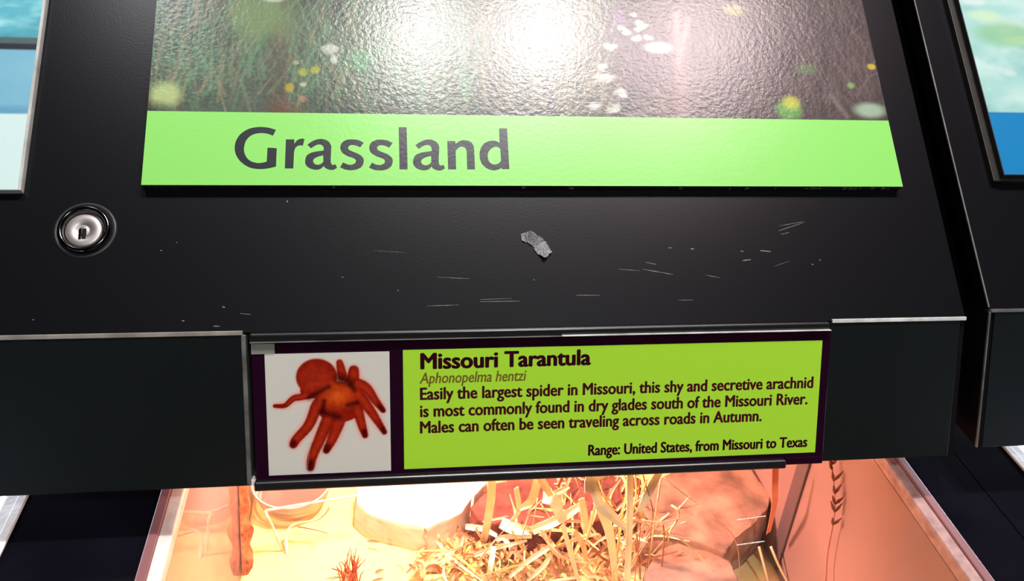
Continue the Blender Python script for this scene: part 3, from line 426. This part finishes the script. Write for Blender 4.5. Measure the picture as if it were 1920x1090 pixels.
wb = board('habitat_sign', -.72, .0823, -.2670, .315, .0050, .0001, (M['grey_edge'], M['grey_edge']), 'water habitat sign with a pale mint band, cut by the left edge')
ink = Ink(-.7198, .0826, -.2686, .3148, .0014, (192, 217, 214))
n1 = ink.noise(30, 60, 11); n2 = ink.noise(60, 160, 12)
al = slice(None), slice(None)
ink.mix(al, (ink.V > .1300)*1., (110, 167, 189)); ink.mix(al, (ink.V > .1300)*np.clip(n1*2-.6, 0, 1)*.5, (126, 180, 196))
ink.mix(al, ((ink.V > .1300) & (ink.V < .1345))*np.clip(n2*2-.6, 0, 1)*.6, (70, 130, 165))
ink.mix(al, (ink.V > .1710)*1., (36, 36, 46)); ink.mix(al, (ink.V > .1760)*1., (70, 92, 92))
w = (ink.V > .1800)*1.; ink.mix(al, w, (84, 165, 180)); ink.mix(al, w*np.clip(n2*2.6-.95, 0, 1), (150, 212, 218)); ink.mix(al, w*np.clip(1.1-n1*2.4, 0, 1)*np.clip((.205-ink.V)/.025, .3, 1), (25, 105, 120))
ink.build('water_photo', M['water'], wb, .00506)

ab = board('habitat_sign', .3195, .0870, .78, .315, .0085, .0042, (M['brown_edge'], M['brown_edge']), 'water habitat sign with a bright blue band, cut by the right edge')
ink = Ink(.3200, .0876, .7795, .3145, .0012, (3, 114, 168))
n1 = ink.noise(18, 40, 21); n2 = ink.noise(50, 80, 22); al = slice(None), slice(None)
w = (ink.V > .1330)*1.; ink.mix(al, w, (146, 190, 184)); ink.mix(al, w*np.clip(n1*3-1.3, 0, 1)*.9, (196, 214, 208)); ink.mix(al, w*np.clip(1.35-n2*3, 0, 1)*.6, (110, 165, 160))
for i in range(90):
    ink.blob(rng.uniform(.32, .77), rng.uniform(.137, .31), rng.uniform(.004, .012), rng.uniform(.002, .005), tuple(rng.choice([(190, 205, 200), (120, 165, 150), (165, 195, 185), (205, 210, 205)])), .55, .8)
ink.blob(.348, .193, .022, .010, (120, 172, 128), .8, .9); ink.blob(.336, .2075, .012, .004, (180, 205, 165), .7, .8); ink.blob(.362, .188, .016, .004, (150, 190, 140), .6, .8)
ink.build('stream_photo', M['water'], ab, .00856)
ab.matrix_world = Matrix.Translation((0, .002, .004)) @ SLOPE
bm = bmesh.new(); box(bm, (.3150, .0850, 0), (.79, .32, .0042), .0004); obj('mount', bm, M['brown_edge'], ab)

# ---------------------------------------------------------------- species label
sg = empty('species_label', at(FRONT, 0, 0, 0)); tag(sg, 'dark maroon species label about the Missouri Tarantula, on the hood front', 'sign')
bm = bx((-.1428, -.0834, -.0055), (.1906, -.0053, .0020), .0004); box(bm, (.1668, -.0878, -.0055), (.1906, -.0834, .0020), .0004)
obj('backing', bm, M['maroon'], sg)
obj('text_panel', bx((-.0612, -.0804, .0020), (.1853, -.0112, .00212)), M['lime'], sg)
ink = Ink(-.1357, -.0809, -.0686, -.0117, .00034, (206, 208, 198))
al = slice(None), slice(None)
def red_shape(grow, col, alpha, soft):
    for P, (w0, w1) in D['legs']:
        pts = smooth_path([(*p, 0) for p in P], 5)
        for i in range(len(pts)-1):
            t = i/(len(pts)-1); wa = w0+(w1-w0)*t; wb_ = w0+(w1-w0)*(i+1)/(len(pts)-1)
            ink.line((pts[i].x, pts[i].y), (pts[i+1].x, pts[i+1].y), wa+grow, wb_+grow, col, alpha, soft)
    for (u, v, ru, rv) in D['body']: ink.blob(u, v, ru+grow, rv+grow, col, alpha, soft*.3)
red_shape(.0009, (230, 150, 138), .35, .9)
red_shape(0, (138, 27, 13), 1, .35)
fuzz = ink.noise(500, 500, 31); mask = (ink.c[..., 0] > 2.2*ink.c[..., 1])*1.
for P, (w0, w1) in D['legs']:
    pts = smooth_path([(*p, 0) for p in P], 5)
    for i in range(len(pts)-1):
        t = i/(len(pts)-1); ink.line((pts[i].x, pts[i].y), (pts[i+1].x, pts[i+1].y), (w0+(w1-w0)*t)*.45, (w0+(w1-w0)*t)*.45, (168, 46, 22) if t < .7 else (110, 18, 12), .5, 1.2)
u, v, ru, rv = D['body'][0]; ink.blob(u-.0005, v-.0005, ru*.7, rv*.7, (166, 46, 26), .6, 1)
for (u, v, ru, rv) in D['orange']: ink.blob(u, v, ru*1.2, rv*1.2, (192, 66, 22), .85, 1); ink.blob(u, v-.001, ru*.5, rv*.5, (210, 92, 30), .6, 1)
for (a, b, w) in D['darks']: ink.line(a, b, w*.95, w*.95, (40, 4, 7), .8, 1.6)
ink.c *= (1-.32*mask*(fuzz-.5)*2)[..., None]
ink.line((-.1125, -.0630), (-.1150, -.0790), .00012, .00012, (150, 135, 125), .6, 1)
ink.build('tarantula_photo', M['photo'], sg, .00212)
TX = [('title', 'Missouri Tarantula', -.0517, .0455, -.0222, .0128, .00056, 0, 'text_dark'),
      ('latin_name', 'Aphonopelma hentzi', -.0522, .0083, -.0306, .0090, .00016, .2, 'text_brown'),
      ('text_line', 'Easily the largest spider in Missouri, this shy and secretive arachnid', -.0520, .1813, -.0400, .0100, .00032, 0, 'text_body'),
      ('text_line', 'is most commonly found in dry glades south of the Missouri River.', -.0521, .1785, -.0500, .0100, .00032, 0, 'text_body'),
      ('text_line', 'Males can often be seen traveling across roads in Autumn.', -.0522, .1502, -.0595, .0100, .00032, 0, 'text_body'),
      ('range_line', 'Range: United States, from Missouri to Texas', .0450, .1800, -.0766, .0092, .00032, 0, 'text_dark')]
for nm, s, x0, x1, y, size, bold, sh, m in TX:
    link(nm, text_mesh(s, x0, x1, y, size, bold, sh, .00216), M[m], sg)
obj('corner_patch', bx((-.1426, -.0116, .0021), (-.1302, -.0050, .0025), .0001), M['corner'], sg)  # thin translucent grey patch over the top left corner

# ---------------------------------------------------------------- torn tape on the lid
tp = bmesh.new(); A = [Vector((*p, 0)) for p in D['tape_top']]; B = [Vector((*p, 0)) for p in D['tape_bot']]
A = smooth_path(A, 4); B = smooth_path(B, 4); rows = []
for i, (a, b) in enumerate(zip(A, B)):
    t = i/(len(A)-1); row = []
    for j in range(6):
        s = j/5; p = a.lerp(b, s); lift = .0002+.0042*(math.sin(math.pi*min(1, t*1.5))**2)*(1-s)*.6+.0035*max(0, t-.75)*4*(.4+.6*s)*.6
        row.append((p.x+random.uniform(-1, 1)*.0003, p.y+random.uniform(-1, 1)*.0003, lift+random.uniform(0, .0003)))
    rows.append(row)
T = [[tp.verts.new((x, y, z+.0003)) for x, y, z in r] for r in rows]; Bt = [[tp.verts.new((x, y, z)) for x, y, z in r] for r in rows]
for i in range(len(T)-1):
    for j in range(5):
        tp.faces.new((T[i][j], T[i+1][j], T[i+1][j+1], T[i][j+1])); tp.faces.new((Bt[i][j], Bt[i][j+1], Bt[i+1][j+1], Bt[i+1][j]))
for i in range(len(T)-1):
    for j in (0, 5): tp.faces.new((T[i][j], T[i+1][j], Bt[i+1][j], Bt[i][j]))
for j in range(5):
    for i in (0, len(T)-1): tp.faces.new((T[i][j], T[i][j+1], Bt[i][j+1], Bt[i][j]))
tag(obj('tape_scrap', tp, M['tape'], None, at(SLOPE, 0, 0, 0)), 'torn curled scrap of grey tape on the black hood below Grassland', 'tape')

# ---------------------------------------------------------------- terrariums
ZFL = -.315
def terrarium(x0, x1, label, wall, rimm, lipm, glass):
    o = empty('terrarium', Matrix.Translation(O)); tag(o, label, 'terrarium')
    zt = ZC+.0012; w = .0055; lw = .0075
    bm = bmesh.new()
    for a, b in (((x0, YF, zt-.012), (x0+w, YB, zt)), ((x1-w, YF, zt-.012), (x1, YB, zt)), ((x0+w, YF, zt-.012), (x1-w, YF+w, zt)), ((x0+w, YB-w, zt-.012), (x1-w, YB, zt))): box(bm, a, b, .0006)
    obj('rim', bm, rimm, o)
    a0, a1, b0, b1 = x0+w, x1-w, YF+w, YB-w; zl = zt-.0016; bm = bmesh.new()
    for a, b in (((a0, b0, zl-.010), (a0+lw, b1, zl)), ((a0+lw, b0, zl-.010), (a1-lw, b0+lw, zl)), ((a0+lw, b1-lw, zl-.010), (a1-lw, b1, zl))): box(bm, a, b, .0008)
    obj('inner_lip', bm, lipm, o)
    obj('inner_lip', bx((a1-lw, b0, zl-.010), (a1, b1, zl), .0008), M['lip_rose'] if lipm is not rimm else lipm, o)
    obj('glass_top', bx((a0+lw+.0002, b0+lw, zl-.006), (a1-lw-.0002, b1-lw, zl-.003)), M['pane'], o)
    zw = zl-.0102; i0, i1 = a0+lw, a1-lw
    gl = obj('side_wall', bx((a0+.001, b0, ZFL-.010), (i0, b1, zw)), glass, o)
    gr = obj('side_wall', bx((i1, b0, ZFL-.010), (a1-.001, b1, zw)), wall, o)
    obj('back_wall', bx((i0, b1-.006, ZFL-.010), (i1, b1, zw)), wall, o)
    obj('front_wall', bx((i0, b0, ZFL-.010), (i1, b0+.006, zw)), wall, o)
    obj('base', bx((a0, b0, ZFL-.0125), (a1, b1, ZFL-.0102)), rimm, o)
    return o, i0, i1, b0+.006, b1-.006, zl
def sandbed(name, x0, x1, y0, y1, m, label, bumps):
    nx, ny = 90, 80; bm = bmesh.new(); g = []
    for j in range(ny+1):
        r = []
        for i in range(nx+1):
            x = x0+(x1-x0)*i/nx; y = y0+(y1-y0)*j/ny
            z = .004*noise.noise(Vector((x*14, y*14, 3)))+.0012*noise.noise(Vector((x*90, y*90, 5)))
            r.append(bm.verts.new((x, y, ZFL+bumps*z)))
        g.append(r)
    for j in range(ny):
        for i in range(nx): bm.faces.new((g[j][i], g[j][i+1], g[j+1][i+1], g[j+1][i]))
    per = g[0]+[r[-1] for r in g[1:]]+g[-1][-2::-1]+[r[0] for r in g[-2:0:-1]]
    low = [bm.verts.new((v.co.x, v.co.y, ZFL-.0100)) for v in per]
    for i in range(len(per)): j = (i+1) % len(per); bm.faces.new((per[i], per[j], low[j], low[i]))
    bm.faces.new(low[::-1])
    return tag(obj(name, bm, m, None, Matrix.Translation(O), True), label, 'sand', kind='stuff')
e = .0003
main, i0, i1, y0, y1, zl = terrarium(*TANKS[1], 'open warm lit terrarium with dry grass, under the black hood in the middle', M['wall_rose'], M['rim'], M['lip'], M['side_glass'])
sandbed('sand_bed', i0+e, i1-e, y0+e, y1-e, M['sand'], 'pale glowing sand covering the bottom of the middle terrarium', 1)
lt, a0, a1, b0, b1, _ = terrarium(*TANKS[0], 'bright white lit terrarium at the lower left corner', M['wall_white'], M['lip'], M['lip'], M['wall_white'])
sandbed('sand_bed', a0+e, a1-e, b0+e, b1-e, M['sand_white'], 'white sand glowing in the terrarium at the lower left corner', 1)
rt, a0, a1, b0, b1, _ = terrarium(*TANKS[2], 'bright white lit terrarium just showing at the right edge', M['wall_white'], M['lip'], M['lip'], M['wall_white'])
sandbed('sand_bed', a0+e, a1-e, b0+e, b1-e, M['sand_white'], 'white sand glowing in the terrarium at the right edge', 1)
obj('wall_strip', bx((i1-.0022, .082, ZFL+.003), (i1-.0002, .098, zl-.011), .0006), mat('grey_mauve_strip', (.13, .09, .10), .4, .4), main)  # dark grey mauve upright strip on the right wall
bm = bmesh.new()  # pale dashes on the pane, modelled in place of a reflection
for (a, b) in D['glass_reflections']:
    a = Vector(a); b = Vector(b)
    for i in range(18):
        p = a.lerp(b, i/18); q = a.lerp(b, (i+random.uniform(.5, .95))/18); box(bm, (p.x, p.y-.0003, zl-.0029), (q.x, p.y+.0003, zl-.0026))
obj('glass_glints', bm, M['lip'], main)
# lamps inside the hoods
lamp('heat_lamp', 'SPOT', (-.06, .125, -.062), 14, (1, .50, .36), .02, (-.05, .12, -.315), 165, .6)
lamp('heat_glow', 'AREA', (.10, .19, -.045), 1.1, (1, .46, .36), (.28, .06), (.10, .10, -.315))
lamp('tube_lamp', 'AREA', (-.54, .17, -.065), 6, (.80, .86, 1), (.40, .05), (-.54, .12, -.315))
lamp('tube_lamp', 'AREA', (.62, .17, -.065), 6, (.80, .86, 1), (.40, .05), (.58, .08, -.315))

# ---------------------------------------------------------------- what lies in the terrarium
def rock(name, poly, m, label, cat='rock', t=.04, rough=.003, seed=1, bevel=.0022):
    bm = bmesh.new(); c = sum((Vector(p) for p in poly), Vector())/len(poly); zb = ZFL-.001
    L = [Vector(p) for p in poly]; top = [bm.verts.new(p) for p in L]
    bot = [bm.verts.new((c.x+(p.x-c.x)*1.04, c.y+(p.y-c.y)*1.04, zb)) for p in L]
    n = len(L); bm.faces.new(top); bm.faces.new(bot[::-1])
    for i in range(n): bm.faces.new((bot[i], bot[(i+1) % n], top[(i+1) % n], top[i]))
    bmesh.ops.recalc_face_normals(bm, faces=bm.faces[:])
    bmesh.ops.bevel(bm, geom=[e for e in bm.edges if e.verts[0].co.z > zb+.01 or e.verts[1].co.z > zb+.01], offset=bevel, segments=2, affect='EDGES', profile=.6)
    bmesh.ops.triangulate(bm, faces=bm.faces[:])
    for k in range(4):
        es = [e for e in bm.edges if e.calc_length() > .006]
        if es: bmesh.ops.subdivide_edges(bm, edges=es, cuts=1, use_grid_fill=True)
        bmesh.ops.triangulate(bm, faces=[f for f in bm.faces if len(f.verts) > 4])
    bm.normal_update(); off = Vector((seed*3.7, seed*1.3, seed))
    nv = [(v, v.normal.copy()) for v in bm.verts]
    for v, nn in nv:
        d = rough*(noise.noise(v.co*22+off)+.5*noise.noise(v.co*60+off)+.2*noise.noise(v.co*170+off))
        v.co += nn*d
        if v.co.z < zb: v.co.z = zb
    return tag(obj(name, bm, m, None, Matrix.Translation(O), True), label, cat)
rock('flat_rock', D['rockA'], M['rock'], 'big flat sandstone slab to the right of the dry grass', rough=.0035, seed=1)
rock('flat_rock', D['rockB'], M['rock'], 'lower sandstone slab at the bottom edge, in front of the big slab', rough=.0030, seed=2)
rock('pale_stone', D['rockC'], M['rock_pale'], 'white glaring stone left of the grass, under the tarantula label', rough=.002, seed=3)
rock('red_stone', D['rockD'], M['rock_red'], 'red brown rough stone behind the dry grass stalks', rough=.004, seed=4)
# bark strip against the left glass
b0_, b1_, b2_ = [Vector(p) for p in D['bark']]
bm = bmesh.new(); K = 26; rows = []
for i in range(K+1):
    t = i/K; y = .118+.055*t; z = ZFL-.001+.125*t; wd_ = .0078*(1-.45*t)+.0012*noise.noise(Vector((0, 0, t*9)))
    th = .0060+.0014*noise.noise(Vector((3, t*14, 0)))
    x = i0+.0012
    rows.append([bm.verts.new(p) for p in ((x, y-wd_, z), (x+th*.8, y-wd_*.8, z), (x+th*1.25, y-wd_*.1, z), (x+th*.9, y+wd_*.7, z), (x, y+wd_, z))])
for A, B in zip(rows, rows[1:]):
    for q in range(5): bm.faces.new((A[q], A[(q+1) % 5], B[(q+1) % 5], B[q]))
bm.faces.new(rows[0][::-1]); bm.faces.new(rows[-1])
bmesh.ops.subdivide_edges(bm, edges=bm.edges[:], cuts=2, use_grid_fill=True)
for v in bm.verts:
    v.co.x += max(0, v.co.x-i0-.0015)*.9*noise.noise(v.co*70); v.co.y += .0012*noise.noise(v.co*55+Vector((4, 4, 4)))
tag(obj('bark_strip', bm, M['bark'], None, Matrix.Translation(O)), 'narrow strip of rusty bark leaning on the left glass wall', 'bark')
# water dish
dx, dy, dz = D['dish']; R = .0350
prof = [(0, .0012), (.024, .0012), (.027, .004), (.0285, .010), (.0300, .0105), (.0308, .017), (.0322, .0175), (.0332, .025), (.0350, .0258), (.0352, .0272), (.0338, .0272), (.0322, .0262), (.0312, .0186), (.0298, .018), (.0290, .0116), (.0275, .011), (.0262, .0055), (.0232, .0030), (0, .0028)]
ds = empty('water_dish', Matrix.Translation(O+Vector((max(dx, i0+.0365), dy, ZFL+.001)))); tag(ds, 'round clear plastic water dish in the back left of the terrarium', 'dish')
obj('bowl', lathe(prof, 56), M['dish'], ds, None, True)
for r_, z_ in ((.0288, .0112), (.0312, .0180), (.0342, .0272)):
    obj('ridge', lathe([(r_+.0009*math.cos(q*math.pi/4), z_+.0007*math.sin(q*math.pi/4)) for q in range(9)], 56), M['ridge'], ds, None, True)  # pale rings standing in for highlights on the dish steps
obj('water', lathe([(0, .0150), (.0291, .0150), (.0291, .0146), (0, .0146)], 48), glassmat('still_water', .05, (.8, .6, .5), 1.33), ds)
def tall(pts): return [Vector(p) for p in pts]
clumps = {'C': ('dry_grass_clump', 'straw coloured clump of broad dry grass left of the upright stalk'), 'R': ('dry_grass_clump', 'dry grass with one tall upright pale stalk, beside the sandstone slab')}
for k, (nm, lb) in clumps.items():
    rows_ = [v for v in D['veg'] if v[0] == k]; b = rows_[0][3][-1]
    root = empty(nm, Matrix.Translation(O)); tag(root, lb, 'dry grass', 'dry grass clumps in the terrarium')
    for (c, w, ci, P) in rows_:
        bm = bmesh.new()
        if w > .0024: blade(bm, tall(P), w*1.25, (.9, .6)); obj('leaf', bm, M['straw%d' % ci], root)
        else: tube(bm, tall(P), w*.5, w*.38, 6); obj('stem', bm, M['straw%d' % ci], root, None, True)
    # fine filler straw low in the clump
    bm = bmesh.new()
    for i in range(85):
        if k == 'C': bxp = random.gauss(.05, .045); byp = random.gauss(.125, .030)
        else: bxp = random.gauss(.125, .022); byp = random.gauss(.125, .030)
        an = random.uniform(0, 6.28); ln = random.uniform(.02, .075); el = random.uniform(.1, 1.2) if k == 'C' else random.uniform(.5, 1.4)
        p0 = Vector((bxp, byp, ZFL+random.uniform(.001, .02))); d = Vector((math.cos(an)*math.cos(el), math.sin(an)*math.cos(el), math.sin(el)))
        p2 = p0+d*ln; p1 = (p0+p2)/2+Vector((random.uniform(-1, 1), random.uniform(-1, 1), random.uniform(0, 1)))*.008
        for p in (p0, p1, p2): p.x = min(max(p.x, i0+.01), i1-.01); p.y = min(max(p.y, y0+.01), y1-.01)
        blade(bm, [p0, p1, p2], random.uniform(.0010, .0032), (.8, .3), 4, mi=random.choice([0, 0, 1, 1, 2, 3]))
    f = obj('fine_straw', bm, [M['straw%d' % q] for q in range(4)], root); f['kind'] = 'stuff'
bm = bmesh.new(); blade(bm, tall(D['orange_blade']), .0066, (1, .7)); tag(obj('orange_blade', bm, M['orange'], None, Matrix.Translation(O)), 'upright flat orange blade behind the right end of the slab', 'grass blade')
for P, lb in zip(D['stems_r'], ['orange straw stem at the bottom right, nearer the big slab', 'orange straw stem at the bottom right, nearer the right wall']):
    bm = bmesh.new(); tube(bm, tall(P), .0012, .0010); tag(obj('straw_stem', bm, M['straw1'], None, Matrix.Translation(O), True), lb, 'straw')
bm = bmesh.new(); P = D['stick']; tube(bm, P[:3], .0010, .0012); tube(bm, P[2:], .0012, .0010); tag(obj('bent_straw', bm, M['straw0'], None, Matrix.Translation(O), True), 'pale straw bent sharply above the clear water dish', 'straw')
bm = bmesh.new(); tube(bm, D['vine'], .0009, .0014); tag(obj('curved_straw', bm, M['straw0'], None, Matrix.Translation(O), True), 'pale curved straw arching in front of the clear dish', 'straw')
bm = bmesh.new(); tube(bm, D['hair'], .0005, .0003); tag(obj('dark_twig', bm, M['seed'], None, Matrix.Translation(O), True), 'thin dark twig lying on the sand in front of the dish', 'twig')
nd = empty('needle_tuft', Matrix.Translation(O)); tag(nd, 'small rust red tuft of needles at the bottom, on bright sand', 'grass tuft')
nb_ = Vector(D['needle_base'])
for p in D['needle_tops']*2:
    p = Vector(p)+Vector((random.uniform(-1, 1), random.uniform(-1, 1), random.uniform(-1, 1)))*.004; b = nb_+Vector((random.uniform(-.008, .008), random.uniform(-.006, .006), 0))
    bm = bmesh.new(); tube(bm, [b, b.lerp(p, .5)+Vector((0, 0, .004)), p], .0007, .0003, 5, 3); obj('needle', bm, M['rust'], nd)
sd = empty('seed_head_stem', Matrix.Translation(O)); tag(sd, 'brown grass stem with a seed head, beside the right wall', 'grass stem')
P = smooth_path([(min(p[0], i1-.006), p[1], p[2]) for p in D['seed']], 6)
bm = bmesh.new(); tube(bm, P, .0004, .0007, 6, 1); obj('stem', bm, mat('rose_stem', (.50, .20, .13), .7, .2), sd, None, True)
bm = bmesh.new()
for i, p in enumerate(P[1:27:4]):
    for g in (-1, 1):
        if i in (1,) and g > 0: continue
        L = random.uniform(.0095, .0125)*(1 if i > 1 else .75); out = random.uniform(.28, .5)
        q = p+Vector((g*L*out, random.uniform(-.0015, .0015), L*.85)); m_ = p.lerp(q, .42)
        tube(bm, [p, m_], .0004, .0013, 6, 3); tube(bm, [m_, q], .0013, .0003, 6, 3)
obj('seeds', bm, M['seed'], sd)
# leaf litter and moss: nobody could count it
def flakes(name, n, cx, cy, sx, sy, m, label, size, cat, keep=None):
    bm = bmesh.new()
    for i in range(n):
        x = min(max(random.gauss(cx, sx), i0+.012), i1-.012); y = min(max(random.gauss(cy, sy), y0+.012), y1-.012)
        L = random.uniform(*size); an = random.uniform(0, 6.28); z = ZFL+.003+abs(random.gauss(0, .007))
        d = Vector((math.cos(an), math.sin(an), random.uniform(-.35, .5)))*L
        p = Vector((x, y, z)); p2 = p+d; p2.z = max(p2.z, ZFL+.003)
        for q in (p, p2): q.x = min(max(q.x, i0+.006), i1-.006)
        blade(bm, [p, (p+p2)/2+Vector((0, 0, L*random.uniform(0, .3))), p2], L*random.uniform(.15, .45), (.4, .1), 3, .3, .0004)
    return tag(obj(name, bm, m, None, Matrix.Translation(O)), label, cat, kind='stuff')
flakes('leaf_litter', 420, .035, .105, .050, .030, M['litter'], 'dead leaf litter on the sand around the grass base', (.006, .018), 'leaf litter')
flakes('moss_patch', 240, .012, .098, .026, .014, M['moss'], 'yellow green mossy scraps left of the grass base', (.004, .010), 'moss')
